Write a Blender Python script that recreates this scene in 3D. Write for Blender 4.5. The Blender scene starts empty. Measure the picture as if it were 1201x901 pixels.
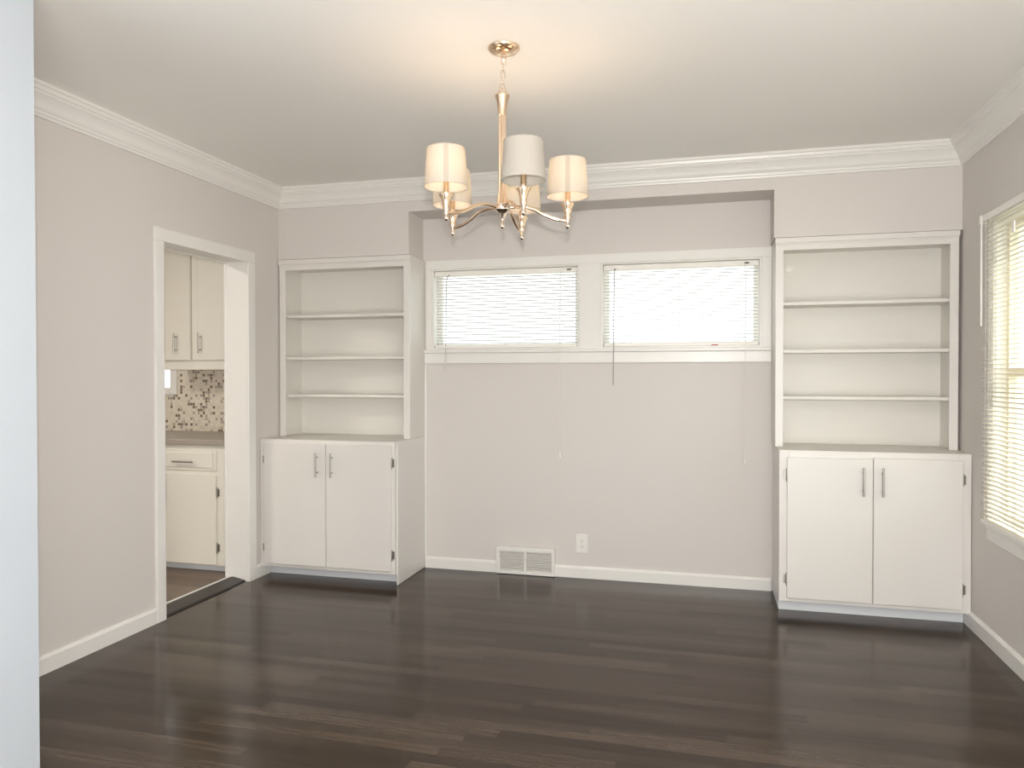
import bpy, bmesh, math
from mathutils import Vector, Matrix

SC = bpy.context.scene
COL = SC.collection
PI = math.pi

# ------------------------------------------------------------------ dimensions (metres)
XL, XR = -2.80, 1.31            # left / right wall faces
YS, YA = 4.48, 4.735            # soffit face / alcove back face
ZC, ZS, ZH = 2.54, 2.075, 2.348  # ceiling, soffit underside over bookcases, alcove header underside
AL, AR = -1.860, 0.358          # alcove sides (soffit returns)
YD0, YD1, ZD = 3.36, 4.118, 2.012  # doorway in the left wall
XK = -2.945                     # kitchen side of the left wall
YK = 4.77                       # kitchen back wall face
ZF = 0.02                       # kitchen floor level

# ------------------------------------------------------------------ materials
def new_mat(name):
    m = bpy.data.materials.new(name); m.use_nodes = True
    nt = m.node_tree
    return m, nt, nt.nodes['Principled BSDF']

def N(nt, kind, **kw):
    n = nt.nodes.new(kind)
    for k, v in kw.items(): setattr(n, k, v)
    return n

def math_node(nt, op, a, b=None):
    n = N(nt, 'ShaderNodeMath', operation=op)
    for i, v in enumerate((a, b)):
        if v is None: continue
        if isinstance(v, (int, float)): n.inputs[i].default_value = v
        else: nt.links.new(v, n.inputs[i])
    return n.outputs[0]

def paint(name, col, rough=.5, bump=.02, scale=60, var=.02, spec=.4):
    """rolled or brushed paint: faint tone variation and a fine texture"""
    m, nt, b = new_mat(name)
    tc = N(nt, 'ShaderNodeTexCoord')
    n1 = N(nt, 'ShaderNodeTexNoise'); n1.inputs['Scale'].default_value = 1.7; n1.inputs['Detail'].default_value = 3
    n2 = N(nt, 'ShaderNodeTexNoise'); n2.inputs['Scale'].default_value = scale; n2.inputs['Detail'].default_value = 2
    nt.links.new(tc.outputs['Object'], n1.inputs['Vector']); nt.links.new(tc.outputs['Object'], n2.inputs['Vector'])
    mx = N(nt, 'ShaderNodeMix', data_type='RGBA')
    mx.inputs[6].default_value = (*[c * (1 - var) for c in col], 1)
    mx.inputs[7].default_value = (*[min(1, c * (1 + var)) for c in col], 1)
    nt.links.new(n1.outputs['Fac'], mx.inputs[0]); nt.links.new(mx.outputs[2], b.inputs['Base Color'])
    bp = N(nt, 'ShaderNodeBump'); bp.inputs['Strength'].default_value = bump; bp.inputs['Distance'].default_value = .004
    nt.links.new(n2.outputs['Fac'], bp.inputs['Height']); nt.links.new(bp.outputs['Normal'], b.inputs['Normal'])
    b.inputs['Roughness'].default_value = rough; b.inputs['Specular IOR Level'].default_value = spec
    return m

def metal(name, col, rough, aniso=0.0):
    m, nt, b = new_mat(name)
    b.inputs['Base Color'].default_value = (*col, 1); b.inputs['Metallic'].default_value = 1
    tc = N(nt, 'ShaderNodeTexCoord'); mp = N(nt, 'ShaderNodeMapping'); mp.inputs['Scale'].default_value = (40, 40, 900)
    n = N(nt, 'ShaderNodeTexNoise'); n.inputs['Scale'].default_value = 3
    nt.links.new(tc.outputs['Object'], mp.inputs['Vector']); nt.links.new(mp.outputs[0], n.inputs['Vector'])
    mr = N(nt, 'ShaderNodeMapRange'); mr.inputs['To Min'].default_value = rough * .8; mr.inputs['To Max'].default_value = rough * 1.25
    nt.links.new(n.outputs['Fac'], mr.inputs['Value']); nt.links.new(mr.outputs[0], b.inputs['Roughness'])
    return m

def plank_floor(name, ramp, width, length, rough, bump, along='X', gap=.12):
    m, nt, b = new_mat(name)
    tc = N(nt, 'ShaderNodeTexCoord'); sp = N(nt, 'ShaderNodeSeparateXYZ')
    nt.links.new(tc.outputs['Object'], sp.inputs[0])
    u, v = (sp.outputs['X'], sp.outputs['Y']) if along == 'X' else (sp.outputs['Y'], sp.outputs['X'])
    row = math_node(nt, 'FLOOR', math_node(nt, 'DIVIDE', v, width))
    wn = N(nt, 'ShaderNodeTexWhiteNoise', noise_dimensions='1D'); nt.links.new(row, wn.inputs['W'])
    uu = math_node(nt, 'ADD', math_node(nt, 'DIVIDE', u, length), math_node(nt, 'MULTIPLY', wn.outputs['Value'], 7.0))
    cell = math_node(nt, 'FLOOR', uu)
    cb = N(nt, 'ShaderNodeCombineXYZ'); nt.links.new(cell, cb.inputs[0]); nt.links.new(row, cb.inputs[1])
    wn2 = N(nt, 'ShaderNodeTexWhiteNoise', noise_dimensions='2D'); nt.links.new(cb.outputs[0], wn2.inputs['Vector'])
    # grain stretched along the board
    gv = N(nt, 'ShaderNodeCombineXYZ')
    nt.links.new(math_node(nt, 'ADD', math_node(nt, 'MULTIPLY', u, 1.6), math_node(nt, 'MULTIPLY', wn2.outputs['Value'], 31.0)), gv.inputs[0])
    nt.links.new(math_node(nt, 'MULTIPLY', v, 70.0), gv.inputs[1])
    g = N(nt, 'ShaderNodeTexNoise'); g.inputs['Scale'].default_value = 1.0; g.inputs['Detail'].default_value = 5; g.inputs['Roughness'].default_value = .62
    nt.links.new(gv.outputs[0], g.inputs['Vector'])
    # broad wear of the stain
    bw = N(nt, 'ShaderNodeTexNoise'); bw.inputs['Scale'].default_value = 1.3; bw.inputs['Detail'].default_value = 3
    mpw = N(nt, 'ShaderNodeMapping'); mpw.inputs['Scale'].default_value = (.45, 5.0, 1) if along == 'X' else (2.2, .6, 1)
    nt.links.new(tc.outputs['Object'], mpw.inputs[0]); nt.links.new(mpw.outputs[0], bw.inputs['Vector'])
    f = math_node(nt, 'ADD', math_node(nt, 'MULTIPLY', wn2.outputs['Value'], .26),
                  math_node(nt, 'ADD', math_node(nt, 'MULTIPLY', g.outputs['Fac'], .48), math_node(nt, 'MULTIPLY', bw.outputs['Fac'], .34)))
    cr = N(nt, 'ShaderNodeValToRGB'); el = cr.color_ramp.elements
    el[0].position, el[0].color = .36, (*ramp[0], 1); el[1].position, el[1].color = .78, (*ramp[2], 1)
    e = el.new(.55); e.color = (*ramp[1], 1)
    nt.links.new(f, cr.inputs['Fac'])
    fr = math_node(nt, 'FRACT', math_node(nt, 'DIVIDE', v, width))
    edge = math_node(nt, 'LESS_THAN', math_node(nt, 'ABSOLUTE', math_node(nt, 'SUBTRACT', fr, .5)), .482)
    fe = math_node(nt, 'FRACT', uu)
    edge2 = math_node(nt, 'GREATER_THAN', fe, .0025)
    seam = math_node(nt, 'MULTIPLY', edge, edge2)
    mx = N(nt, 'ShaderNodeMix', data_type='RGBA', blend_type='MULTIPLY')
    mx.inputs[7].default_value = (1 - gap * 4, 1 - gap * 4, 1 - gap * 4, 1)
    nt.links.new(math_node(nt, 'SUBTRACT', 1.0, seam), mx.inputs[0]); nt.links.new(cr.outputs[0], mx.inputs[6])
    nt.links.new(mx.outputs[2], b.inputs['Base Color'])
    mr = N(nt, 'ShaderNodeMapRange'); mr.inputs['To Min'].default_value = rough * .8; mr.inputs['To Max'].default_value = rough * 1.25
    nt.links.new(g.outputs['Fac'], mr.inputs['Value']); nt.links.new(mr.outputs[0], b.inputs['Roughness'])
    sr = N(nt, 'ShaderNodeMapRange'); sr.inputs['From Min'].default_value = .36; sr.inputs['From Max'].default_value = .78
    sr.inputs['To Min'].default_value = .26; sr.inputs['To Max'].default_value = .44
    nt.links.new(f, sr.inputs['Value']); nt.links.new(sr.outputs[0], b.inputs['Specular IOR Level'])
    bp = N(nt, 'ShaderNodeBump'); bp.inputs['Strength'].default_value = bump; bp.inputs['Distance'].default_value = .002
    h = math_node(nt, 'ADD', math_node(nt, 'MULTIPLY', g.outputs['Fac'], .35), math_node(nt, 'ADD', math_node(nt, 'MULTIPLY', bw.outputs['Fac'], 1.2), seam))
    nt.links.new(h, bp.inputs['Height']); nt.links.new(bp.outputs['Normal'], b.inputs['Normal'])
    return m

def mosaic(name):
    """small square mosaic: cream field with brown, tan and grey chips"""
    m, nt, b = new_mat(name)
    tc = N(nt, 'ShaderNodeTexCoord'); sp = N(nt, 'ShaderNodeSeparateXYZ'); nt.links.new(tc.outputs['Object'], sp.inputs[0])
    T = .0215
    cx = math_node(nt, 'DIVIDE', sp.outputs['X'], T); cz = math_node(nt, 'DIVIDE', sp.outputs['Z'], T)
    cb = N(nt, 'ShaderNodeCombineXYZ'); nt.links.new(math_node(nt, 'FLOOR', cx), cb.inputs[0]); nt.links.new(math_node(nt, 'FLOOR', cz), cb.inputs[1])
    wn = N(nt, 'ShaderNodeTexWhiteNoise', noise_dimensions='2D'); nt.links.new(cb.outputs[0], wn.inputs['Vector'])
    cr = N(nt, 'ShaderNodeValToRGB'); cr.color_ramp.interpolation = 'CONSTANT'
    el = cr.color_ramp.elements
    el[0].position, el[0].color = 0, (.70, .63, .52, 1)
    el[1].position, el[1].color = .40, (.74, .68, .58, 1)
    for p, c in ((.60, (.62, .56, .47)), (.70, (.44, .37, .29)), (.81, (.19, .135, .095)), (.92, (.33, .29, .26))):
        e = el.new(p); e.color = (*c, 1)
    nt.links.new(wn.outputs['Value'], cr.inputs['Fac'])
    def inside(c):
        return math_node(nt, 'LESS_THAN', math_node(nt, 'ABSOLUTE', math_node(nt, 'SUBTRACT', math_node(nt, 'FRACT', c), .5)), .44)
    ins = math_node(nt, 'MULTIPLY', inside(cx), inside(cz))
    mx = N(nt, 'ShaderNodeMix', data_type='RGBA'); mx.inputs[6].default_value = (.66, .61, .52, 1)
    nt.links.new(ins, mx.inputs[0]); nt.links.new(cr.outputs[0], mx.inputs[7]); nt.links.new(mx.outputs[2], b.inputs['Base Color'])
    bp = N(nt, 'ShaderNodeBump'); bp.inputs['Strength'].default_value = .3; bp.inputs['Distance'].default_value = .002
    nt.links.new(ins, bp.inputs['Height']); nt.links.new(bp.outputs['Normal'], b.inputs['Normal'])
    b.inputs['Roughness'].default_value = .25
    return m

def cloth(name, col, trans, weave=900, mixf=.5):
    m, nt, b = new_mat(name)
    b.inputs['Base Color'].default_value = (*col, 1); b.inputs['Roughness'].default_value = .9
    b.inputs['Specular IOR Level'].default_value = .1
    tr = N(nt, 'ShaderNodeBsdfTranslucent'); tr.inputs['Color'].default_value = (*trans, 1)
    tc = N(nt, 'ShaderNodeTexCoord'); w = N(nt, 'ShaderNodeTexNoise'); w.inputs['Scale'].default_value = weave
    nt.links.new(tc.outputs['Object'], w.inputs['Vector'])
    bp = N(nt, 'ShaderNodeBump'); bp.inputs['Strength'].default_value = .08; bp.inputs['Distance'].default_value = .001
    nt.links.new(w.outputs['Fac'], bp.inputs['Height']); nt.links.new(bp.outputs['Normal'], b.inputs['Normal'])
    mx = N(nt, 'ShaderNodeMixShader'); mx.inputs[0].default_value = mixf
    nt.links.new(b.outputs[0], mx.inputs[1]); nt.links.new(tr.outputs[0], mx.inputs[2])
    nt.links.new(mx.outputs[0], nt.nodes['Material Output'].inputs['Surface'])
    return m

def glass(name):
    m, nt, b = new_mat(name)
    nt.nodes.remove(b)
    t = N(nt, 'ShaderNodeBsdfTransparent'); t.inputs['Color'].default_value = (.96, .98, .97, 1)
    g = N(nt, 'ShaderNodeBsdfGlossy'); g.inputs['Roughness'].default_value = .02
    lw = N(nt, 'ShaderNodeLayerWeight'); lw.inputs['Blend'].default_value = .5
    fac = math_node(nt, 'ADD', math_node(nt, 'MULTIPLY', math_node(nt, 'POWER', lw.outputs['Facing'], 5.0), .9), .03)
    mx = N(nt, 'ShaderNodeMixShader')
    nt.links.new(fac, mx.inputs[0]); nt.links.new(t.outputs[0], mx.inputs[1]); nt.links.new(g.outputs[0], mx.inputs[2])
    nt.links.new(mx.outputs[0], nt.nodes['Material Output'].inputs['Surface'])
    return m

def emitter(name, col, s):
    m, nt, b = new_mat(name)
    b.inputs['Emission Color'].default_value = (*col, 1); b.inputs['Emission Strength'].default_value = s
    b.inputs['Base Color'].default_value = (.9, .9, .88, 1)
    return m

WALL = paint('wall_paint_greige', (.675, .638, .607), .62, .03, 120)
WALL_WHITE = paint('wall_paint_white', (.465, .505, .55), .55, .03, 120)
CEIL = paint('ceiling_paint', (.88, .865, .83), .8, .04, 90)
TRIM = paint('trim_enamel', (.81, .795, .76), .32, .01, 40, .012, .45)
CAB = paint('cabinet_enamel', (.745, .72, .685), .34, .012, 35, .015, .45)
CABIN = paint('bookcase_enamel', (.735, .715, .668), .4, .012, 35, .02, .4)
TOE = paint('toe_kick_enamel', (.74, .76, .78), .4, .012, 35, .02, .4)
KCAB = paint('kitchen_enamel', (.75, .72, .645), .35, .012, 35, .015, .4)
FLOOR = plank_floor('dark_stained_oak', ((.022, .0125, .0072), (.041, .0252, .0150), (.076, .050, .033)), .057, .95, .17, .05)
KFLOOR = plank_floor('kitchen_vinyl_plank', ((.10, .072, .053), (.17, .125, .095), (.25, .19, .15)), .15, 1.2, .38, .04)
DARKWOOD = paint('threshold_wood', (.022, .016, .013), .3, .05, 80, .15)
NICKEL = metal('satin_nickel', (.86, .66, .48), .20)
NICKEL_BRIGHT = metal('polished_nickel', (.82, .72, .62), .10)
STEEL = metal('brushed_steel', (.42, .40, .37), .32)
HINGE = metal('hinge_steel', (.30, .28, .25), .35)
SHADE = cloth('shade_linen', (.63, .60, .57), (.84, .795, .69), 900, .5)
SLEEVE_SHADOW = cloth('sleeve_shadow_cloth', (.68, .62, .54), (.48, .41, .30), 700, .4)  # candle sleeve's shadow on the lit cloth, put into the colour
RIM = cloth('shade_rim_tape', (.76, .71, .64), (.50, .45, .36), 700, .4)
SLAT = cloth('blind_vinyl', (.74, .73, .71), (.50, .48, .42), 30, .04)
SLAT_SIDE = cloth('blind_vinyl_warm', (.86, .83, .77), (.74, .70, .58), 30, .30)
VINYL = paint('blind_rail_enamel', (.87, .85, .80), .4, .005, 40, .01)
CORD = paint('blind_cord_white', (.82, .80, .76), .7, .02, 300)
WAND = paint('blind_wand_grey', (.40, .39, .37), .2, .0, 50)
RED = paint('red_tag', (.42, .06, .05), .5)
DARK = paint('dark_plastic', (.05, .045, .04), .5)
PLATE = paint('outlet_plastic', (.82, .80, .76), .3, .002, 40, .005)
VENT = paint('vent_enamel', (.80, .78, .745), .35, .005, 40, .01)
VENTDARK = paint('vent_shadow_metal', (.62, .60, .57), .6)
COUNTER = paint('counter_laminate', (.36, .315, .27), .3, .02, 140, .22)
MOSAIC = mosaic('mosaic_tile')
GLASS = glass('window_glass')
SASH = paint('sash_enamel', (.88, .875, .83), .4, .01, 40)
SASH_CREAM = paint('sash_enamel_cream', (.86, .80, .62), .4, .01, 40)
BULB = emitter('bulb_lit', (1, .80, .55), 18)
BULB_OFF = paint('bulb_unlit', (.85, .84, .82), .2)
GROUND = paint('pale_concrete', (.50, .48, .43), .9, .1, 20, .1)

# ------------------------------------------------------------------ mesh helpers
def BM(): return bmesh.new()

def box(bm, x0, x1, y0, y1, z0, z1):
    if x1 < x0: x0, x1 = x1, x0
    if y1 < y0: y0, y1 = y1, y0
    if z1 < z0: z0, z1 = z1, z0
    v = [bm.verts.new(p) for p in ((x0,y0,z0),(x1,y0,z0),(x1,y1,z0),(x0,y1,z0),(x0,y0,z1),(x1,y0,z1),(x1,y1,z1),(x0,y1,z1))]
    for f in ((3,2,1,0),(4,5,6,7),(0,1,5,4),(1,2,6,5),(2,3,7,6),(3,0,4,7)):
        bm.faces.new([v[i] for i in f])
    return bm

def lathe(bm, prof, c=(0,0,0), seg=32, cap0=True, cap1=True, flute=0, depth=0):
    """prof: list of (r, z); rings around the vertical through c"""
    rings = []
    for r, z in prof:
        ring = []
        for i in range(seg):
            a = 2 * PI * i / seg
            rr = r * (1 - depth * (.5 - .5 * math.cos(flute * a))) if flute else r
            ring.append(bm.verts.new((c[0] + rr * math.cos(a), c[1] + rr * math.sin(a), c[2] + z)))
        rings.append(ring)
    for a, b in zip(rings, rings[1:]):
        for i in range(seg):
            bm.faces.new((a[i], a[(i+1) % seg], b[(i+1) % seg], b[i]))
    if cap0: bm.faces.new(rings[0][::-1])
    if cap1: bm.faces.new(rings[-1])
    return bm

def tube(bm, pts, r, seg=12, closed=False):
    pts = [Vector(p) for p in pts]; n = len(pts)
    rad = r if isinstance(r, (list, tuple)) else [r] * n
    rings = []; nrm = None
    for i, p in enumerate(pts):
        if closed: t = (pts[(i+1) % n] - pts[i-1]).normalized()
        else: t = (pts[min(i+1, n-1)] - pts[max(i-1, 0)]).normalized()
        if nrm is None:
            ref = Vector((0,0,1)) if abs(t.z) < .9 else Vector((1,0,0))
            nrm = t.cross(ref).normalized()
        nrm = (nrm - t * nrm.dot(t)).normalized()
        bi = t.cross(nrm)
        rings.append([bm.verts.new(p + (nrm * math.cos(2*PI*k/seg) + bi * math.sin(2*PI*k/seg)) * rad[i]) for k in range(seg)])
    prs = list(zip(rings, rings[1:])) + ([(rings[-1], rings[0])] if closed else [])
    for a, b in prs:
        for k in range(seg):
            bm.faces.new((a[k], a[(k+1) % seg], b[(k+1) % seg], b[k]))
    if not closed:
        bm.faces.new(rings[0][::-1]); bm.faces.new(rings[-1])
    return bm

def extrude_profile(bm, rings):
    """rings: list of closed point loops of equal length joined in turn, ends capped"""
    rs = [[bm.verts.new(p) for p in ring] for ring in rings]
    n = len(rs[0])
    for a, b in zip(rs, rs[1:]):
        for k in range(n):
            bm.faces.new((a[k], a[(k+1) % n], b[(k+1) % n], b[k]))
    bm.faces.new(rs[0][::-1]); bm.faces.new(rs[-1])
    return bm

def curve_pts(pts, n=8):
    """Catmull-Rom through the points"""
    P = [Vector(p) for p in pts]; P = [2*P[0]-P[1]] + P + [2*P[-1]-P[-2]]
    out = []
    for i in range(1, len(P) - 2):
        for k in range(n):
            t = k / n
            out.append(.5 * ((2*P[i]) + (-P[i-1]+P[i+1])*t + (2*P[i-1]-5*P[i]+4*P[i+1]-P[i+2])*t*t + (-P[i-1]+3*P[i]-3*P[i+1]+P[i+2])*t**3))
    out.append(P[-2])
    return out

def obj(name, bm, mat, parent=None, bevel=0, smooth=False):
    bmesh.ops.recalc_face_normals(bm, faces=bm.faces)
    me = bpy.data.meshes.new(name)
    base = Vector((0,0,0))
    q = parent
    while q is not None:
        base += q.location; q = q.parent
    bmesh.ops.translate(bm, verts=bm.verts, vec=-base)
    bm.to_mesh(me); bm.free()
    me.materials.append(mat)
    o = bpy.data.objects.new(name, me); COL.objects.link(o)
    if parent is not None: o.parent = parent
    if smooth:
        for p in me.polygons: p.use_smooth = True
        me.set_sharp_from_angle(angle=math.radians(40))
    if bevel:
        b = o.modifiers.new('bevel', 'BEVEL'); b.width = bevel; b.segments = 2; b.limit_method = 'ANGLE'; b.angle_limit = math.radians(40)
    return o

def thing(name, label, cat, loc, group=None):
    o = bpy.data.objects.new(name, None); COL.objects.link(o)
    o.empty_display_size = .1
    o.location = loc; o['label'] = label; o['category'] = cat
    if group: o['group'] = group
    return o

def struct(name, bm, mat, parent=None, bevel=0, smooth=False):
    o = obj(name, bm, mat, parent, bevel, smooth)
    if parent is None: o['kind'] = 'structure'
    return o

def plate(bm, axis, f0, f1, u0, u1, z0, z1, holes):
    """wall slab between f0 and f1 along axis ('x' or 'y'), spanning u and z, with rectangular holes (u0,u1,z0,z1)"""
    us = sorted({u0, u1, *[h[0] for h in holes], *[h[1] for h in holes]})
    zs = sorted({z0, z1, *[h[2] for h in holes], *[h[3] for h in holes]})
    for a, b in zip(us, us[1:]):
        for c, d in zip(zs, zs[1:]):
            mu, mz = (a+b)/2, (c+d)/2
            if any(h[0] < mu < h[1] and h[2] < mz < h[3] for h in holes): continue
            if axis == 'x': box(bm, f0, f1, a, b, c, d)
            else: box(bm, a, b, f0, f1, c, d)
    bmesh.ops.remove_doubles(bm, verts=bm.verts, dist=1e-5)
    # drop the internal faces between neighbouring cells
    seen = {}
    for f in bm.faces:
        k = tuple(sorted(v.index for v in f.verts)) if False else tuple(sorted(id(v) for v in f.verts))
        seen.setdefault(k, []).append(f)
    dead = [f for fs in seen.values() if len(fs) > 1 for f in fs]
    bmesh.ops.delete(bm, geom=dead, context='FACES_ONLY')
    return bm

# ------------------------------------------------------------------ the room shell
YR = -3.6                                           # rear wall of the living room behind the camera
XE = -2.048; YE = 1.90                              # end of the white entry wall
struct('floor', box(BM(), XL, XR, YR, YA + .02, -.12, 0), FLOOR)
struct('ceiling', box(BM(), -5.4, XR + .2, YR - .2, YA + .3, ZC, ZC + .15), CEIL)

# window openings
W1 = (-1.800, -.797, 1.466, 2.010)
W2 = (-.661, .310, 1.466, 2.010)
W3 = (2.50, 3.996, .60, 2.02)                        # right wall: y0,y1,z0,z1
W4 = (-4.72, -3.885, 1.200, 2.02)                    # kitchen

struct('wall_left', plate(BM(), 'x', XK, XL, YE - .12, YA + .25, -.12, ZC, [(YD0 - .02, YD1 + .02, -.12, ZD + .02)]), WALL)
struct('wall_right', plate(BM(), 'x', XR, XR + .16, YR, YA + .25, -.12, ZC, [W3, (-2.6, -.6, .6, 2.05)]), WALL)
bm = plate(BM(), 'y', YA, YA + .16, XL, XR, -.12, ZC, [W1, W2])
box(bm, XL, AL, YS, YA, ZS, ZC)                     # soffit over the left bookcase
box(bm, AR, XR, YS, YA, ZS, ZC)                     # soffit over the right bookcase
box(bm, AL, AR, YS, YA, ZH, ZC)                     # header over the alcove
struct('wall_back', bm, WALL)
# entry wall: the white wall end at the left edge of the picture
bm = plate(BM(), 'x', XE - .12, XE, YR, YE, -.12, ZC, [])
struct('wall_entry', bm, WALL_WHITE)
struct('wall_return', box(BM(), XL, XE - .12, YE - .12, YE, -.12, ZC), WALL)
struct('wall_rear', plate(BM(), 'y', YR - .16, YR, XE - .12, XR, -.12, ZC, [(-1.75, 1.0, .35, 2.25)]), WALL)

# crown moulding -------------------------------------------------
CR = [(0, 0), (.012, 0), (.014, .010), (.020, .014), (.022, .024), (.030, .030), (.034, .044), (.044, .062), (.060, .078),
      (.066, .082), (.066, .090), (.074, .094), (.078, .108), (.086, .112), (.086, .125), (0, .125)]   # (projection, rise)
ZB = ZC - .125
def crown(name, path):
    """path: list of (point, dx, dy): dx, dy scale the projection to the mitre"""
    bm = BM()
    extrude_profile(bm, [[(x + dx * p, y + dy * p, ZB + h) for p, h in CR] for (x, y, dx, dy) in path])
    return struct(name, bm, TRIM, smooth=True)
crown('trim_1', [(XL, YE, 1, 0), (XL, YS, 1, -1)])
crown('trim_2', [(XL, YS, 1, -1), (XR, YS, -1, -1)])
crown('trim_3', [(XR, YS, -1, -1), (XR, YR, -1, 0)])

# baseboards -----------------------------------------------------
BB = [(0, 0), (.014, 0), (.014, .068), (.008, .080), (0, .082)]
def baseboard(name, path, h=1.0):
    bm = BM()
    extrude_profile(bm, [[(x + dx * p, y + dy * p, z * h + .0005) for p, z in BB] for (x, y, dx, dy) in path])
    return struct(name, bm, TRIM)
baseboard('baseboard_left', [(XL, YE, 1, 0), (XL, 3.298, 1, 0)])
baseboard('baseboard_corner', [(XL, 4.19, 1, 0), (XL, 4.358, 1, 0)])
baseboard('baseboard_back', [(-1.846, YA, 0, -1), (.366, YA, 0, -1)], .92)
baseboard('baseboard_right', [(XR, 4.372, -1, 0), (XR, YR, -1, 0)])
# corner beads where the alcove meets the cabinet sides
struct('trim_4', box(BM(), -1.8495, -1.838, YA - .012, YA, .076, 1.38), TRIM, bevel=.003)

# doorway to the kitchen ------------------------------------------
door = struct('door_1', box(BM(), XK, XL, YD1, YD1 + .02, 0.0, ZD + .02), TRIM)
bm = BM(); box(bm, XK, XL, YD0 - .02, YD0, 0, ZD + .02); box(bm, XK, XL, YD0, YD1, ZD, ZD + .02)
obj('jamb', bm, TRIM, door)
bm = BM()
CW = .066
for x0, x1 in ((XL, XL + .018), (XK - .018, XK)):
    box(bm, x0, x1, YD0 - CW + .006, YD0 + .006, 0.0, ZD - .006)
    box(bm, x0, x1, YD1 - .006, YD1 + CW + .002, 0.0, ZD - .006)
    box(bm, x0, x1, YD0 - CW + .006, YD1 + CW + .002, ZD - .006, ZD + CW)
obj('casing', bm, TRIM, door, bevel=.004)
# threshold: dark sloping board with a pale edge against the kitchen floor
bm = BM()
extrude_profile(bm, [[(-2.922, y, 0), (-2.922, y, .024), (-2.905, y, .026), (-2.822, y, .010), (-2.815, y, 0)] for y in (YD0 + .001, YD1 - .001)])
th = struct('trim_5', bm, DARKWOOD)
obj('edge_strip', box(BM(), -2.936, -2.922, YD0 + .001, YD1 - .001, .001, .027), TRIM, th)

# ------------------------------------------------------------------ windows
def window_alcove(name, W):
    x0, x1, z0, z1 = W
    y = YA
    bm = BM()                                      # lining and sash frame
    t = .012
    box(bm, x0, x0 + t, y, y + .15, z0, z1); box(bm, x1 - t, x1, y, y + .15, z0, z1)
    box(bm, x0 + t, x1 - t, y, y + .15, z1 - t, z1); box(bm, x0 + t, x1 - t, y, y + .15, z0, z0 + t)
    root = struct(name, bm, TRIM)
    bm = BM(); s = .030
    a0, a1, c0, c1 = x0 + t, x1 - t, z0 + t, z1 - t
    box(bm, a0, a0 + s, y + .09, y + .125, c0, c1); box(bm, a1 - s, a1, y + .09, y + .125, c0, c1)
    box(bm, a0 + s, a1 - s, y + .09, y + .125, c1 - s, c1); box(bm, a0 + s, a1 - s, y + .09, y + .125, c0, c0 + s)
    obj('window_frame', bm, SASH, root, bevel=.003)
    obj('pane', box(BM(), a0 + s, a1 - s, y + .105, y + .109, c0 + s, c1 - s), GLASS, root)
    return root
w1 = window_alcove('window_1', W1); w2 = window_alcove('window_2', W2)
# shared flat casing around both alcove windows, stool and apron
bm = BM()
cz1 = 2.066
box(bm, -1.838, W1[0] + .002, YA - .012, YA, 1.466, W1[3] - .004)
box(bm, W2[1] - .002, .3655, YA - .012, YA, 1.466, W1[3] - .004)
box(bm, W1[1] - .002, W2[0] + .002, YA - .012, YA, 1.466, W1[3] - .004)
box(bm, -1.838, .3655, YA - .014, YA, W1[3] - .004, cz1)
struct('trim_6', bm, TRIM, bevel=.002)
bm = BM()
box(bm, -1.848, .3655, YA - .036, YA, 1.446, 1.466)
box(bm, -1.848, .3655, YA - .020, YA, 1.376, 1.446)
struct('trim_7', bm, TRIM, bevel=.004)

# right-hand window: white casing and lining, cream sash with glazing bars
y0, y1, z0, z1 = W3
bm = BM(); t = .012
D = .055
box(bm, XR, XR + .15, y0, y0 + t, z0, z1); box(bm, XR, XR + .15, y1 - t, y1, z0, z1)
box(bm, XR, XR + .15, y0 + t, y1 - t, z1 - t, z1); box(bm, XR, XR + .15, y0 + t, y1 - t, z0, z0 + t)
w3 = struct('window_3', bm, SASH)
bm = BM()
box(bm, XR - .010, XR, y1 - .003, y1 + .075, z0 - .014, z1 + .03); box(bm, XR - .010, XR, y0 - .075, y0 + .003, z0 - .014, z1 + .03)
box(bm, XR - .010, XR, y0 + .003, y1 - .003, z1 - .003, z1 + .03)
obj('casing', bm, SASH, w3, bevel=.002)
bm = BM(); s = .030
a0, a1, c0, c1 = y0 + t, y1 - t, z0 + t, z1 - t
xa, xb = XR + .042, XR + .080
box(bm, xa, xb, a0, a0 + s, c0, c1); box(bm, xa, xb, a1 - s, a1, c0, c1)
box(bm, xa, xb, a0 + s, a1 - s, c1 - s, c1); box(bm, xa, xb, a0 + s, a1 - s, c0, c0 + s)
zm = (c0 + c1) / 2
box(bm, xa - .008, xb, a0 + s, a1 - s, zm - .020, zm + .020)
for k in (1, 2, 3):
    ym = a0 + (a1 - a0) * k / 4
    for q0, q1 in ((c0 + s, zm - .020), (zm + .020, c1 - s)): box(bm, xa + .008, xb - .008, ym - .009, ym + .009, q0, q1)
obj('window_frame', bm, SASH_CREAM, w3, bevel=.002)
obj('pane', box(BM(), XR + .058, XR + .062, a0 + s, a1 - s, c0 + s, c1 - s), GLASS, w3)
bm = BM()
box(bm, XR - .014, XR, y0 - .075, y1 + .075, .556, .5855)
box(bm, XR - .011, XR, y0 - .070, y1 + .068, .505, .556)
obj('window_sill', bm, TRIM, w3, bevel=.004)

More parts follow.
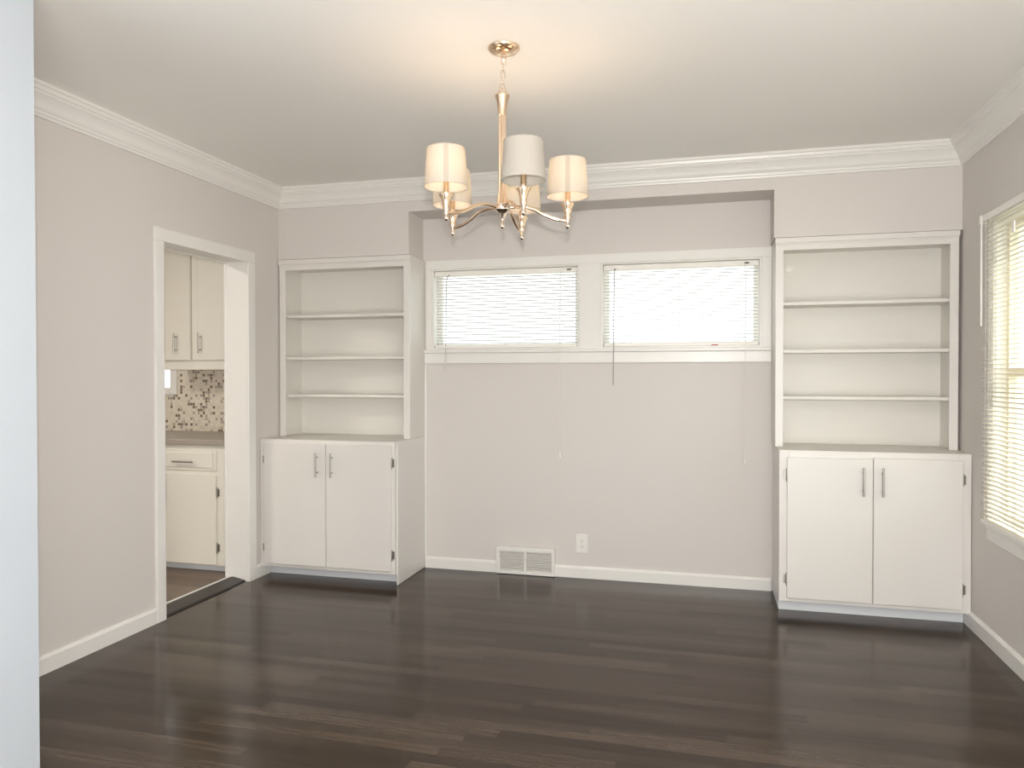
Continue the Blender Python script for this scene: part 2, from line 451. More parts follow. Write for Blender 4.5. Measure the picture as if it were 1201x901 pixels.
# kitchen window
x0, x1, z0, z1 = W4
bm = BM(); t = .008
for a in ((x0, x0 + t, z0, z1), (x1 - t, x1, z0, z1), (x0 + t, x1 - t, z1 - t, z1), (x0 + t, x1 - t, z0, z0 + t)):
    box(bm, a[0], a[1], YK + .012, YK + .15, a[2], a[3])
w4 = struct('window_4', bm, TRIM)
bm = BM()
box(bm, x0 - .075, x0 + .004, YK - .018, YK, z0 - .045, z1 + .07); box(bm, x1 - .004, x1 + .055, YK - .018, YK, z0 - .045, z1 + .07)
box(bm, x0 + .004, x1 - .004, YK - .018, YK, z1 - .004, z1 + .07); box(bm, x0 + .004, x1 - .004, YK - .024, YK, z0 - .045, z0 + .004)
obj('casing', bm, TRIM, w4, bevel=.003)
obj('pane', box(BM(), x0 + t, x1 - t, YK + .08, YK + .084, z0 + t, z1 - t), GLASS, w4)

# ------------------------------------------------------------------ hardware pieces
def bar_pull(parent, x, yf, zc, length=.152, vertical=True, mat=STEEL, r=.0055, out=.028):
    """bar pull standing off a front that faces -y at yf"""
    bm = BM()
    if vertical:
        tube(bm, [(x, yf - out, zc - length/2), (x, yf - out, zc + length/2)], r, 14)
    else:
        tube(bm, [(x - length/2, yf - out, zc), (x + length/2, yf - out, zc)], r, 14)
    h = obj('handle', bm, mat, parent, smooth=True)
    for s in (-1, 1):
        d = s * length * .315
        p = (x, zc + d) if vertical else (x + d, zc)
        obj('handle_post', tube(BM(), [(p[0], yf, p[1]), (p[0], yf - out, p[1])], r * .8, 10), mat, h, smooth=True)
    return h

def hinge(parent, x, yf, zc, s):
    """half-wrap hinge: leaf plate on the frame, oval knuckle with ball tips at the door edge; s = +1 when the frame lies to +x"""
    bm = BM()
    tube(bm, curve_pts([(x, yf - .006, zc - .036), (x, yf - .006, zc - .028), (x, yf - .006, zc), (x, yf - .006, zc + .028), (x, yf - .006, zc + .036)], 4),
         [.002 + .004 * max(0, 1 - abs(k - 8) / 8.0) ** .5 for k in range(17)], 10)
    h = obj('hinge', bm, HINGE, parent, smooth=True)
    bm = BM(); box(bm, x, x + s * .016, yf - .0035, yf + .0, zc - .024, zc + .024)
    obj('hinge_leaf', bm, HINGE, h, bevel=.001)

def slab_door(root, x0, x1, z0, z1, yf, th=.019, mat=CAB):
    return obj('door', box(BM(), x0, x1, yf - th, yf - .0008, z0, z1), mat, root, bevel=.003)

# ------------------------------------------------------------------ built-in base cabinets
def base_cabinet(label, x0, x1, yf, ztop, doors, hinges, pulls, toe_y, toe_x0, toe_x1):
    t = .019
    root = thing('base_cabinet', label, 'cabinet', ((x0 + x1) / 2, (yf + YA) / 2, 0), 'built-in base cabinets beside the alcove')
    bm = BM()                                       # carcass: sides, bottom, back
    box(bm, x0, x0 + t, yf + t, YA - .002, .07, ztop - t); box(bm, x1 - t, x1, yf + t, YA - .002, .07, ztop - t)
    box(bm, x0 + t, x1 - t, yf + t, YA - .002, .07, .09); box(bm, x0 + t, x1 - t, YA - .02, YA - .002, .09, ztop - t)
    obj('cabinet_body', bm, CAB, root)
    bm = BM()                                       # face frame
    fz0 = .068
    box(bm, x0, doors[0][0] + .012, yf, yf + t, fz0, ztop - .0005); box(bm, doors[-1][1] - .012, x1, yf, yf + t, fz0, ztop - .0005)
    box(bm, doors[0][0] + .012, doors[-1][1] - .012, yf, yf + t, fz0, doors[0][2] + .012)
    box(bm, doors[0][0] + .012, doors[-1][1] - .012, yf, yf + t, doors[0][3] - .012, ztop - .0005)
    box(bm, doors[0][1] - .02, doors[1][0] + .02, yf, yf + t, doors[0][2] + .012, doors[0][3] - .012)
    obj('face_frame', bm, CAB, root, bevel=.002)
    obj('cabinet_top', box(BM(), x0, x1, yf + t, YA - .002, ztop - t, ztop), CABIN, root, bevel=.002)
    bm = BM(); box(bm, toe_x0, toe_x1, toe_y, toe_y + .016, .001, .069)
    box(bm, toe_x0, toe_x0 + .016, toe_y + .016, YA - .02, .001, .069); box(bm, toe_x1 - .016, toe_x1, toe_y + .016, YA - .02, .001, .069)
    obj('toe_kick', bm, TOE, root)
    for (dx0, dx1, dz0, dz1), hg, px_ in zip(doors, hinges, pulls):
        d = slab_door(root, dx0, dx1, dz0, dz1, yf)
        bar_pull(d, px_, yf - .019, .736)
        for zc in (.758, .191):
            hinge(d, dx0 - .001 if hg < 0 else dx1 + .001, yf, zc, hg)
    return root

# left: runs from the left wall to the alcove; the side panel that closes the alcove reaches the floor
lb = base_cabinet('white two-door base cabinet under the left bookcase, beside the kitchen doorway',
    XL + .002, -1.862, 4.255, .889, [(-2.762, -2.3252, .0925, .868), (-2.3208, -1.881, .0925, .866)], (-1, 1), (-2.378, -2.276), 4.352, XL + .016, -1.8725)
obj('side_panel', box(BM(), -1.8615, -1.8505, 4.276, YA - .001, .001, .889), CAB, lb, bevel=.003)
rb = base_cabinet('white two-door base cabinet under the right bookcase, beside the blinds of the side window',
    .374, XR - .003, 4.30, .892, [(.414, .8384, .0915, .854), (.8428, 1.2645, .0915, .860)], (-1, 1), (.790, .884), 4.374, .378, XR - .016)

# ------------------------------------------------------------------ built-in bookcases
def bookcase(label, x0, x1, stile, shelf_z, z0, back_in):
    yf, t = 4.472, .018
    fy = yf + t                                     # back of the face frame
    z1 = ZS - .001
    root = thing('bookcase', label, 'bookcase', ((x0 + x1) / 2, (yf + YA) / 2, z0), 'built-in bookcases either side of the windows')
    bm = BM()
    z00 = z0 + .0008
    zt = z1 - .004
    obj('side_panel', box(BM(), x0, x0 + .02, fy, YA - .002, z00, zt), CABIN, root, bevel=.001)
    obj('side_panel', box(BM(), x1 - .02, x1, fy, YA - .002, z00, zt), CABIN, root, bevel=.001)
    obj('back_panel', box(BM(), x0 + .02, x1 - .02, YA - .014, YA - .002, z00, zt), CABIN, root)
    obj('top_panel', box(BM(), x0 + .02, x1 - .02, fy, YA - .014, 2.018, zt), CABIN, root)
    bm = BM()
    box(bm, x0, x0 + stile, yf, fy, z00, 2.0); box(bm, x1 - stile, x1, yf, fy, z00, 2.0)
    box(bm, x0, x1, yf, fy, 2.0, zt)
    obj('face_frame', bm, CAB, root, bevel=.002)
    bm = BM()                                       # applied bead round the outside of the frame
    box(bm, x0 - .003, x1 + .003, yf - .010, yf - .0004, 2.040, zt)
    box(bm, x0, x1, yf - .005, yf - .0004, 2.030, 2.040)
    obj('cap_moulding', bm, CAB, root, bevel=.002)
    for z in shelf_z:
        bm = BM()
        box(bm, x0 + .021, x1 - .021, fy + .012, YA - .015, z - .010, z + .009)
        obj('shelf', bm, CABIN, root, bevel=.002)
    return root
b_left = bookcase('white open bookcase with three shelves at the kitchen doorway corner', XL + .010, -1.8505, .044, (1.694, 1.414, 1.163), .8895, 0)
b_right = bookcase('white open bookcase with three shelves next to the blinds of the side window', .3665, 1.293, .043, (1.703, 1.433, 1.170), .8925, 0)
# round white cover on the right bookcase's back
bm = BM()
lathe(bm, [(.027, 0), (.027, .004), (.022, .007), (.004, .008)], (0, 0, 0), 28)
bmesh.ops.rotate(bm, verts=bm.verts, cent=(0, 0, 0), matrix=Matrix.Rotation(PI / 2, 3, 'X'))
bmesh.ops.translate(bm, verts=bm.verts, vec=(.462, YA - .0145, 1.930))
ob = obj('round_cover', bm, PLATE, b_right, smooth=True); ob['label'] = 'small round white cover plate on the back panel'

# ------------------------------------------------------------------ blinds
def blind_y(label, x0, x1, ztop, zbot, yc, tilt, n, wand_x, wand_z, cord_x, cord_z, latch_x, red=None):
    """inside-mounted mini blind facing -y, centre plane yc"""
    root = thing('window_blind', label, 'window blind', ((x0 + x1) / 2, yc, zbot), 'mini blinds in the two high windows')
    bm = BM(); box(bm, x0, x1, yc - .016, yc + .016, ztop - .030, ztop); obj('headrail', bm, VINYL, root, bevel=.002)
    bm = BM(); w = .0125
    zs = [ztop - .045 - k * (ztop - .045 - zbot - .030) / (n - 1) for k in range(n)]
    for z in zs:
        prof = []
        for k in range(5):
            u = -1 + k / 2
            prof.append((u * w, .0022 * (1 - u * u)))
        pts = [(yc + a * math.cos(tilt) - b * math.sin(tilt), z + a * math.sin(tilt) + b * math.cos(tilt)) for a, b in prof]
        pts += [(p, q - .0005) for p, q in reversed(pts)]
        extrude_profile(bm, [[(x, p, q) for p, q in pts] for x in (x0 + .003, x1 - .003)])
    obj('slats', bm, SLAT, root, smooth=True)
    bm = BM(); box(bm, x0 + .003, x1 - .003, yc - .012, yc + .012, zbot, zbot + .020); br = obj('bottom_rail', bm, VINYL, root, bevel=.003)
    if red:
        r_ = obj('tag', box(BM(), red - .020, red + .020, yc - .0135, yc - .012, zbot + .001, zbot + .007), RED, br); r_['label'] = 'small red tag on the bottom rail'
    for f in (.12, .5, .88):
        xx = x0 + f * (x1 - x0)
        bm = BM()                                   # two strings tied across under each slat
        for d in (-.0135, .0135): tube(bm, [(xx, yc + d, zbot + .02), (xx, yc + d, ztop - .03)], .0006, 5)
        for z in zs: tube(bm, [(xx, yc - .0135, z - .004), (xx, yc + .0135, z - .004)], .0004, 4)
        obj('ladder_cord', bm, CORD, root)
    l_ = obj('cord_lock', box(BM(), latch_x - .016, latch_x + .012, yc - .022, yc - .016, ztop - .018, ztop - .010), DARK, root); l_['label'] = 'dark cord lock on the headrail'
    yw = YA - .044
    obj('wand', tube(BM(), curve_pts([(wand_x + .004, yc - .018, ztop - .02), (wand_x + .003, yc - .03, ztop - .035), (wand_x + .002, yw, ztop - .10), (wand_x - .004, yw, wand_z)], 5), .0032, 8), WAND, root, smooth=True)['label'] = 'thin clear grey tilt wand'
    c = obj('cord', tube(BM(), curve_pts([(cord_x, yc - .018, ztop - .016), (cord_x, yc - .026, ztop - .03), (cord_x + .002, yw, ztop - .2), (cord_x, yw, cord_z + .03)], 5), .0021, 8), CORD, root, smooth=True)
    obj('tassel', lathe(BM(), [(.002, .036), (.004, .030), (.0085, .004), (.0085, 0)][::-1], (cord_x, yw, cord_z), 14), CORD, c, smooth=True)
    return root
blind_y('white mini blind with visible slats in the left of the two high alcove windows', W1[0] + .017, W1[1] - .017, 1.992, 1.480, YA + .030, math.radians(-13), 23,
        -1.682, 1.33, -.915, .775, -.865)
blind_y('white mini blind with a red tag in the right of the two high alcove windows', W2[0] + .017, W2[1] - .017, 1.992, 1.480, YA + .030, math.radians(-7), 23,
        -.572, 1.235, .213, .765, .225, red=.038)

# side window: outside-mounted blind facing -x
x_c = XR - .036
y0, y1 = 2.44, 4.03
ztop, zbot = 2.055, .592
root = thing('window_blind', 'wide white mini blind over the side window by the right bookcase', 'window blind', (x_c, (y0 + y1) / 2, zbot))
obj('headrail', box(BM(), x_c - .016, x_c + .018, y0, y1, ztop - .032, ztop), VINYL, root, bevel=.002)
obj('bracket', box(BM(), x_c - .020, XR, y1, y1 + .016, ztop - .036, ztop + .004), VINYL, root, bevel=.001)
bm = BM(); n = 66; w = .0125; tilt = math.radians(8)
for k in range(n):
    z = ztop - .045 - k * (ztop - .045 - zbot - .03) / (n - 1)
    pts = []
    for q in range(5):
        u = -1 + q / 2; a, b = u * w, .0022 * (1 - u * u)
        pts.append((x_c + a * math.cos(tilt) - b * math.sin(tilt), z + a * math.sin(tilt) + b * math.cos(tilt)))
    pts += [(p, q - .0005) for p, q in reversed(pts)]
    extrude_profile(bm, [[(p, y, q) for p, q in pts] for y in (y0 + .004, y1 - .004)])
obj('slats', bm, SLAT_SIDE, root, smooth=True)
obj('bottom_rail', box(BM(), x_c - .012, x_c + .012, y0 + .004, y1 - .004, zbot, zbot + .022), VINYL, root, bevel=.003)
for yy in (y0 + .15, (y0 + y1) / 2, y1 - .11, y1 - .06):
    bm = BM()
    for d in (-.0135, .0135): tube(bm, [(x_c + d, yy, zbot + .02), (x_c + d, yy, ztop - .03)], .0009, 5)
    obj('ladder_cord', bm, CORD, root)
obj('wand', tube(BM(), [(x_c - .022, 3.995, ztop - .02), (x_c - .026, 3.995, ztop - .06), (x_c - .026, 3.99, 1.53)], .004, 8), CORD, root, smooth=True)
obj('cord_lock', box(BM(), x_c - .022, x_c - .017, 3.615, 3.640, 1.905, 1.955), VINYL, root)

# ------------------------------------------------------------------ floor register and outlet
vx0, vx1, vz1 = -1.342, -.952, .181
yv = YA - .016
root = thing('wall_vent', 'white louvred floor register set into the baseboard under the left high window', 'vent', ((vx0 + vx1) / 2, yv, 0))
bm = BM(); fb = .022
yb = yv - .020
box(bm, vx0, vx0 + fb, yb, yv, .003, vz1); box(bm, vx1 - fb, vx1, yb, yv, .003, vz1)
box(bm, vx0 + fb, vx1 - fb, yb, yv, vz1 - .030, vz1); box(bm, vx0 + fb, vx1 - fb, yb, yv, .003, .022)
xm = (vx0 + vx1) / 2
box(bm, xm - .009, xm + .009, yb, yv, .022, vz1 - .030)
obj('vent_frame', bm, VENT, root, bevel=.002)
obj('vent_back', box(BM(), vx0 + fb, vx1 - fb, yv - .003, yv - .001, .022, vz1 - .03), VENTDARK, root)
for a, b in ((vx0 + fb, xm - .009), (xm + .009, vx1 - fb)):
    bm = BM()
    for k in range(9):
        z = .030 + k * (vz1 - .030 - .022 - .008) / 8.5
        extrude_profile(bm, [[(x, yb + .002, z + .004), (x, yb + .003, z + .0055), (x, yv - .006, z - .007), (x, yv - .007, z - .0085)] for x in (a + .0005, b - .0005)])
    obj('louvres', bm, VENT, root)

ox, oz = -.780, .221
root = thing('wall_outlet', 'white duplex electrical outlet low on the alcove wall right of the vent', 'outlet', (ox, YA, oz))
obj('cover_plate', box(BM(), ox - .0365, ox + .0365, YA - .007, YA, oz - .0595, oz + .0595), PLATE, root, bevel=.003)
for s in (-1, 1):
    zc = oz + s * .0195
    r = obj('receptacle', box(BM(), ox - .016, ox + .016, YA - .0095, YA - .007, zc - .0135, zc + .0135), PLATE, root, bevel=.004)
    bm = BM()
    box(bm, ox - .0075, ox - .0055, YA - .0099, YA - .0094, zc - .002, zc + .006); box(bm, ox + .0055, ox + .0075, YA - .0099, YA - .0094, zc - .001, zc + .006)
    box(bm, ox - .002, ox + .002, YA - .0099, YA - .0094, zc - .009, zc - .005)
    obj('slots', bm, DARK, r)
bm = BM(); lathe(bm, [(.003, 0), (.003, .001)], (0, 0, 0), 10); bmesh.ops.rotate(bm, verts=bm.verts, cent=(0,0,0), matrix=Matrix.Rotation(PI/2, 3, 'X'))
bmesh.ops.translate(bm, verts=bm.verts, vec=(ox, YA - .007, oz)); obj('screw', bm, STEEL, root)

# ------------------------------------------------------------------ chandelier
CX_, CY_ = -.752, 2.747
root = thing('chandelier', 'five-arm satin nickel chandelier with cream drum shades hanging from the ceiling', 'chandelier', (CX_, CY_, 1.855))
c = (CX_, CY_, 0)
c2 = (CX_ - .0060, CY_ - .0016, 0)                # the lower part hangs a touch off the canopy's axis
obj('canopy', lathe(BM(), [(.016, ZC - .026), (.030, ZC - .024), (.052, ZC - .015), (.060, ZC - .006), (.061, ZC - .0005)], c, 48), NICKEL, root, smooth=True)
# chain
bm = BM()
def link(bm, zc, ang, h=.017, w=.008, r=.0018):
    pts = []
    for k in range(16):
        a = 2 * PI * k / 16
        u, v = w * math.cos(a), math.copysign(abs(math.sin(a)) ** .8, math.sin(a)) * h
        q = (2.52 - zc) / .14 * .006
        pts.append((CX_ - q + u * math.cos(ang), CY_ + u * math.sin(ang), zc + v))
    tube(bm, pts, r, 6, True)
zt_, zb_ = ZC - .030, 2.382
obj('canopy_loop', tube(BM(), [(CX_ + .010 * math.cos(a), CY_ + .010*.3*math.cos(a), ZC - .036 + .011 * math.sin(a)) for a in [2*PI*k/16 for k in range(16)]], .0022, 6, True), NICKEL, root, smooth=True)
ks = 5
for k in range(ks):
    link(bm, 2.489 - k * .0245, .3 + (k % 2) * PI / 2)
obj('chain', bm, NICKEL_BRIGHT, root, smooth=True)
obj('stem_loop', tube(BM(), [(c2[0] + .014 * math.cos(a) * .95, c2[1] + .014 * math.cos(a) * .25, 2.372 + .015 * math.sin(a)) for a in [2*PI*k/20 for k in range(20)]], .0022, 8, True), NICKEL, root, smooth=True)
# stem: flared cap, reeded tube, flared foot
st = obj('stem', lathe(BM(), [(.0155, 2.285), (.0150, 2.24), (.0150, 2.03), (.0160, 2.005), (.0185, 1.98), (.0245, 1.950)][::-1], c2, 96, flute=8, depth=.24), NICKEL, root, smooth=True)
obj('stem_cap', lathe(BM(), [(.0160, 2.285), (.0165, 2.292), (.0175, 2.31), (.0215, 2.338), (.0285, 2.356), (.0285, 2.360), (.024, 2.363), (.004, 2.364)], c2, 60), NICKEL, st, smooth=True)
obj('hub', lathe(BM(), [(.0085, 1.893), (.011, 1.897), (.015, 1.910), (.024, 1.921), (.031, 1.925), (.032, 1.930), (.032, 1.943), (.029, 1.948), (.025, 1.950)], c2, 48), NICKEL_BRIGHT, root, smooth=True)
obj('finial', lathe(BM(), [(.002, 1.855), (.006, 1.857), (.0095, 1.864), (.0095, 1.869), (.006, 1.875), (.0055, 1.878), (.009, 1.880), (.009, 1.884), (.0065, 1.887), (.0085, 1.893)], c2, 28), NICKEL_BRIGHT, root, smooth=True)
RHO = .248
cam_dir = Vector((-CX_, -CY_, 0)).normalized()
for k in range(5):
    a = math.radians(14.7 + 72 * k)
    d = Vector((math.cos(a), math.sin(a), 0))
    def P(r, z): return (c2[0] + d.x * r, c2[1] + d.y * r, z)
    lit = k != 4                                     # the shade nearest the camera is dark
    arm = obj('arm', tube(BM(), curve_pts([P(.026, 1.934), P(.055, 1.939), P(.088, 1.938), P(.120, 1.928), P(.155, 1.909), P(.195, 1.893), P(.230, 1.887), P(RHO - .004, 1.886)], 6), .0062, 12), NICKEL, root, smooth=True)
    ac = P(RHO, 0)
    obj('ball_finial', lathe(BM(), [(.002, 1.855), (.006, 1.857), (.0095, 1.864), (.0095, 1.868), (.006, 1.874), (.0055, 1.877), (.0105, 1.879), (.0105, 1.884), (.0075, 1.887), (.009, 1.893)], ac, 24), NICKEL_BRIGHT, arm, smooth=True)
    cup = obj('candle_cup', lathe(BM(), [(.0100, 1.891), (.0105, 1.898), (.0125, 1.903), (.0118, 1.906), (.0135, 1.918), (.0175, 1.934), (.0260, 1.947), (.0262, 1.950), (.0245, 1.951), (.011, 1.949)], ac, 36), NICKEL, root, smooth=True)
    obj('candle_sleeve', lathe(BM(), [(.0105, 1.949), (.0105, 2.026)], ac, 24), NICKEL if not lit else NICKEL, cup, smooth=True)
    b = obj('bulb', lathe(BM(), [(.007, 2.027), (.012, 2.032), (.0175, 2.046), (.0175, 2.054), (.012, 2.070), (.005, 2.084), (.001, 2.088)], ac, 20), BULB if lit else BULB_OFF, cup, smooth=True)
    if not lit: b['label'] = 'unlit bulb'
    # shade: open drum with thickness, seen from below
    bm = BM()
    zb, zt, rb_, rt = 1.977, 2.115, .0790, .0690
    prof = [(rb_, zb), (rt, zt), (rt - .0012, zt), (rb_ - .0012, zb)]
    seg = 56; rings = [[bm.verts.new((ac[0] + r * math.cos(2*PI*i/seg), ac[1] + r * math.sin(2*PI*i/seg), z)) for i in range(seg)] for r, z in prof]
    for q in range(4):
        A, B = rings[q], rings[(q + 1) % 4]
        for i in range(seg): bm.faces.new((A[i], A[(i+1) % seg], B[(i+1) % seg], B[i]))
    sh = obj('lamp_shade', bm, SHADE, root, smooth=True)
    for r, z in ((rb_, zb + .001), (rt, zt - .001)):
        bm = BM()
        tube(bm, [(ac[0] + r * math.cos(2*PI*i/seg), ac[1] + r * math.sin(2*PI*i/seg), z) for i in range(seg)], .0012, 6, True)
        obj('shade_rim', bm, RIM, sh, smooth=True)
    bm = BM()                                        # three-spoke fitter
    for q in range(3):
        g = a + 2 * PI * q / 3
        tube(bm, [(ac[0] + .009 * math.cos(g), ac[1] + .009 * math.sin(g), 2.028), (ac[0] + (rt + .004) * math.cos(g), ac[1] + (rt + .004) * math.sin(g), 2.075)], .001, 5)
    obj('shade_fitter', bm, STEEL, sh)
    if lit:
        g0 = math.atan2(-ac[1], -ac[0])              # candle sleeve's shadow as a darker painted strip, turned to the front
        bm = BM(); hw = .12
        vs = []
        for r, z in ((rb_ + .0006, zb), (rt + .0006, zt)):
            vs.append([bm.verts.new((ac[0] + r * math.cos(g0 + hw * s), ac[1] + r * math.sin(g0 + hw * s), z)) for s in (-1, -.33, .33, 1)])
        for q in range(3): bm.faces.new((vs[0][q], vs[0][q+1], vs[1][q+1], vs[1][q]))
        obj('sleeve_shadow', bm, SLEEVE_SHADOW, sh)
        L = bpy.data.lights.new('bulb_light', 'POINT'); L.energy = 4.0; L.color = (1, .66, .41); L.shadow_soft_size = .02
        lo = bpy.data.objects.new('bulb_light', L); COL.objects.link(lo); lo.location = (ac[0], ac[1], 2.058)
        b.visible_shadow = True

# ------------------------------------------------------------------ kitchen beyond the doorway
struct('floor_kitchen', box(BM(), -5.2, -2.936, 1.4, YK, -.12, ZF), KFLOOR)
struct('wall_kitchen_back', plate(BM(), 'y', YK, YK + .16, -5.2, XK, -.12, ZC, [W4]), paint('kitchen_wall_paint', (.70, .66, .56), .6, .03, 120))
bm = box(BM(), -5.36, -5.2, 1.24, YK + .16, -.12, ZC); struct('wall_kitchen_left', bm, WALL)
bm = box(BM(), -5.2, XK, 1.24, 1.4, -.12, ZC); struct('wall_kitchen_front', bm, WALL)
# backsplash tile sheet around the window casing
bm = BM()
plate(bm, 'y', YK - .010, YK - .0006, -5.0, XK - .002, .8865, 1.3375, [(W4[0] - .0755, W4[1] + .0555, W4[2] - .0455, 1.4)])
tag = obj('tile_backsplash', bm, MOSAIC); tag['label'] = 'cream and brown mosaic tile backsplash between kitchen counter and wall cabinet'; tag['category'] = 'backsplash'

root = thing('kitchen_base_cabinet', 'white kitchen base cabinet with drawers under the grey-brown counter', 'cabinet', (-3.525, 4.47, ZF))
kx0, kx1, kf = -4.10, XK - .002, 4.17
bm = BM(); t = .018
box(bm, kx0, kx0 + t, kf + t, YK - .012, ZF + .06, .848); box(bm, kx1 - t, kx1, kf + t, YK - .012, ZF + .06, .848)
box(bm, kx0 + t, kx1 - t, kf + t, YK - .012, ZF + .06, ZF + .078); box(bm, kx0 + t, kx1 - t, YK - .03, YK - .012, ZF + .078, .848)
obj('cabinet_body', bm, KCAB, root)
bm = BM()
for a, b in ((kx0, -3.99), (-3.56, -3.47), (-3.07, kx1)): box(bm, a, b, kf, kf + t, ZF + .05, .848)
for a, b in ((-3.99, -3.56), (-3.47, -3.07)):
    for p, q in ((ZF + .05, .090), (.650, .695), (.800, .848)): box(bm, a, b, kf, kf + t, p, q)
obj('face_frame', bm, KCAB, root, bevel=.002)
obj('toe_kick', box(BM(), kx0, kx1, kf + .06, kf + .075, ZF + .001, ZF + .06), TOE, root)
for x0, x1, hx in ((-3.482, -3.058, -3.441), (-4.0, -3.57, -3.61)):
    d = obj('door', box(BM(), x0, x1, kf - .019, kf - .0008, .078, .660), KCAB, root, bevel=.003)
    bar_pull(d, hx, kf - .019, .540, .146)
    s = 1 if hx == -3.441 else -1
    for zc in (.543, .186): hinge(d, x1 + .001 if s > 0 else x0 - .001, kf, zc, s)
    dr = obj('drawer', box(BM(), x0, x1, kf - .012, kf - .0008, .684, .818), KCAB, root, bevel=.003)
    bm = BM(); box(bm, x0 + .022, x1 - .022, kf - .019, kf - .012, .702, .800); obj('drawer_panel', bm, KCAB, dr, bevel=.003)
    xm = (x0 + x1) / 2 - .015
    bar_pull(dr, xm, kf - .019, .741, .152, False)
ct = obj('countertop', box(BM(), kx0 - .02, kx1, kf - .030, YK - .0005, .849, .886), COUNTER, bevel=.006)
ct['label'] = 'grey-brown laminate countertop below the mosaic tiles, seen through the doorway'; ct['category'] = 'countertop'

root = thing('kitchen_wall_cabinet', 'white two-door kitchen wall cabinet hung above the mosaic tile backsplash', 'cabinet', (-3.335, 4.6, 1.338))
ux0, ux1, uf = -3.745, XK - .002, 4.45
bm = BM()
box(bm, ux0, ux0 + t, uf + t, YK - .001, 1.338, 2.34); box(bm, ux1 - t, ux1, uf + t, YK - .001, 1.338, 2.34)
box(bm, ux0 + t, ux1 - t, uf + t, YK - .001, 1.349, 1.362); box(bm, ux0 + t, ux1 - t, uf + t, YK - .001, 2.322, 2.34)
box(bm, ux0 + t, ux1 - t, YK - .012, YK - .001, 1.362, 2.322)
obj('cabinet_body', bm, KCAB, root)
bm = BM()
box(bm, ux0, -3.70, uf, uf + t, 1.338, 2.34); box(bm, -3.04, ux1, uf, uf + t, 1.338, 2.34); box(bm, -3.47, -3.43, uf, uf + t, 1.425, 2.27)
box(bm, -3.70, -3.04, uf, uf + t, 1.338, 1.425); box(bm, -3.70, -3.04, uf, uf + t, 2.27, 2.34)
obj('face_frame', bm, KCAB, root, bevel=.002)
for x0, x1, hx in ((-3.712, -3.4555, -3.571), (-3.4445, -3.025, -3.375)):
    d = obj('door', box(BM(), x0, x1, uf - .019, uf - .0008, 1.402, 2.29), KCAB, root, bevel=.003)
    bm = BM(); e = .05                               # raised frame round the door's panel
    for a in ((x0 + .004, x0 + e, 1.406, 2.286), (x1 - e, x1 - .004, 1.406, 2.286), (x0 + e, x1 - e, 1.406, 1.402 + e), (x0 + e, x1 - e, 2.29 - e, 2.286)):
        box(bm, a[0], a[1], uf - .023, uf - .019, a[2], a[3])
    obj('door_frame', bm, KCAB, d, bevel=.0015)
    bar_pull(d, hx, uf - .019, 1.520, .140)

# ------------------------------------------------------------------ outdoors
struct('ground_outside', box(BM(), -30, 30, -30, 30, -.62, -.5), GROUND)

# ------------------------------------------------------------------ light
w = bpy.data.worlds.new('overcast_sky'); SC.world = w; w.use_nodes = True
bg = w.node_tree.nodes['Background']; bg.inputs['Color'].default_value = (.93, .97, 1.0, 1); bg.inputs['Strength'].default_value = 2.8

def area(name, loc, rot, sx, sy, power=1, color=(1, 1, 1), portal=False):
    L = bpy.data.lights.new(name, 'AREA'); L.shape = 'RECTANGLE'; L.size = sx; L.size_y = sy; L.energy = power; L.color = color
    o = bpy.data.objects.new(name, L); COL.objects.link(o); o.location = loc; o.rotation_euler = rot
    if portal: L.cycles.is_portal = True
    return o
area('portal_rear', (-.375, YR - .05, 1.3), (PI/2, 0, 0), 2.75, 1.9, portal=True)             # faces +y
area('portal_high_left', (-1.3, YA + .14, 1.74), (-PI/2, 0, 0), 1.0, .55, portal=True)          # faces -y
area('portal_high_right', (-.175, YA + .14, 1.74), (-PI/2, 0, 0), 1.0, .55, portal=True)
area('portal_side', (XR + .14, 3.215, 1.31), (0, PI/2, 0), 1.42, 1.43, portal=True)             # faces -x
area('portal_living', (XR + .14, -1.6, 1.33), (0, PI/2, 0), 1.45, 2.0, portal=True)
area('portal_kitchen', (-4.325, YK + .14, 1.62), (-PI/2, 0, 0), .79, .8, portal=True)
# light added under the ceiling to brighten the kitchen (out of view)
area('kitchen_fill_light', (-4.0, 2.3, ZC - .03), (0, 0, 0), .4, .4, 34, (1, .96, .88))
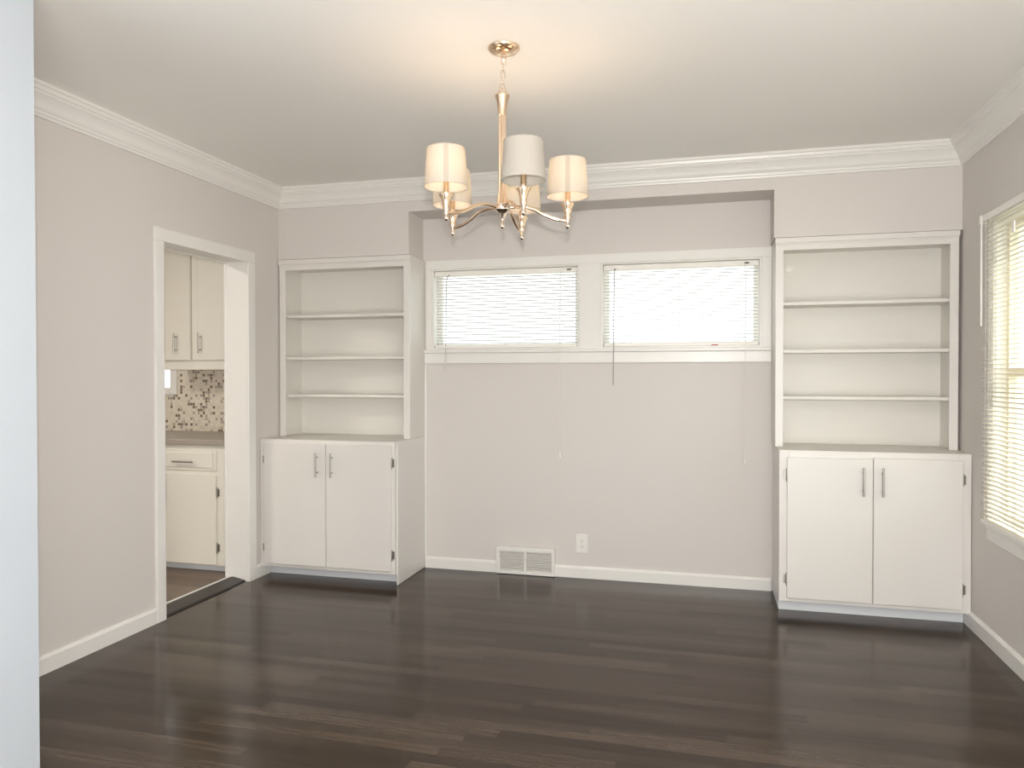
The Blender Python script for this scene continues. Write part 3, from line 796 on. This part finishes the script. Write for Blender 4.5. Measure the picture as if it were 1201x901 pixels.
# the camera's flash, just above the lens
L = bpy.data.lights.new('camera_flash', 'POINT'); L.energy = 175; L.color = (1, .98, .96); L.shadow_soft_size = .02
o = bpy.data.objects.new('camera_flash', L); COL.objects.link(o); o.location = (0, -.01, 1.415)

# afternoon sun on the side of the house with the wide window
L = bpy.data.lights.new('sun', 'SUN'); L.energy = 5.5; L.color = (1, .94, .83); L.angle = math.radians(.6)
o = bpy.data.objects.new('sun', L); COL.objects.link(o); o.location = (8, -3, 9)
o.rotation_euler = Vector((-.62, .20, -.76)).to_track_quat('-Z', 'Y').to_euler()
# soft fill light added behind the camera, low and tipped up at the ceiling
area('soft_fill', (.30, -.95, .75), (math.radians(90 + 38), 0, math.radians(8)), 1.2, 1.2, 66, (1, .975, .94))

# ------------------------------------------------------------------ camera
yaw, pit, rol, f = 0.256681119, 0.0120149296, -0.000820684, 877.22838
fw = Vector((-math.sin(yaw) * math.cos(pit), math.cos(yaw) * math.cos(pit), -math.sin(pit)))
rt = Vector((math.cos(yaw), math.sin(yaw), 0)); up = rt.cross(fw)
r2 = rt * math.cos(rol) + up * math.sin(rol); u2 = up * math.cos(rol) - rt * math.sin(rol)
cd = bpy.data.cameras.new('camera'); cam = bpy.data.objects.new('camera', cd); COL.objects.link(cam)
cd.sensor_fit = 'HORIZONTAL'; cd.sensor_width = 36; cd.lens = 36 * f / 1201; cd.clip_start = .05; cd.clip_end = 200
M = Matrix((r2, u2, -fw)).transposed().to_4x4(); M.translation = Vector((0, 0, 1.30)); cam.matrix_world = M
SC.camera = cam

vs = SC.view_settings
SC.display_settings.display_device = 'sRGB'
vs.view_transform = 'Standard'; vs.look = 'None'; vs.gamma = 1; vs.use_curve_mapping = False
vs.exposure = -0.02
SC.cycles.max_bounces = 10; SC.cycles.diffuse_bounces = 7; SC.cycles.glossy_bounces = 5; SC.cycles.transparent_max_bounces = 12
SC.cycles.sample_clamp_indirect = 8; SC.cycles.caustics_reflective = False; SC.cycles.caustics_refractive = False
SC.cycles.use_denoising = True
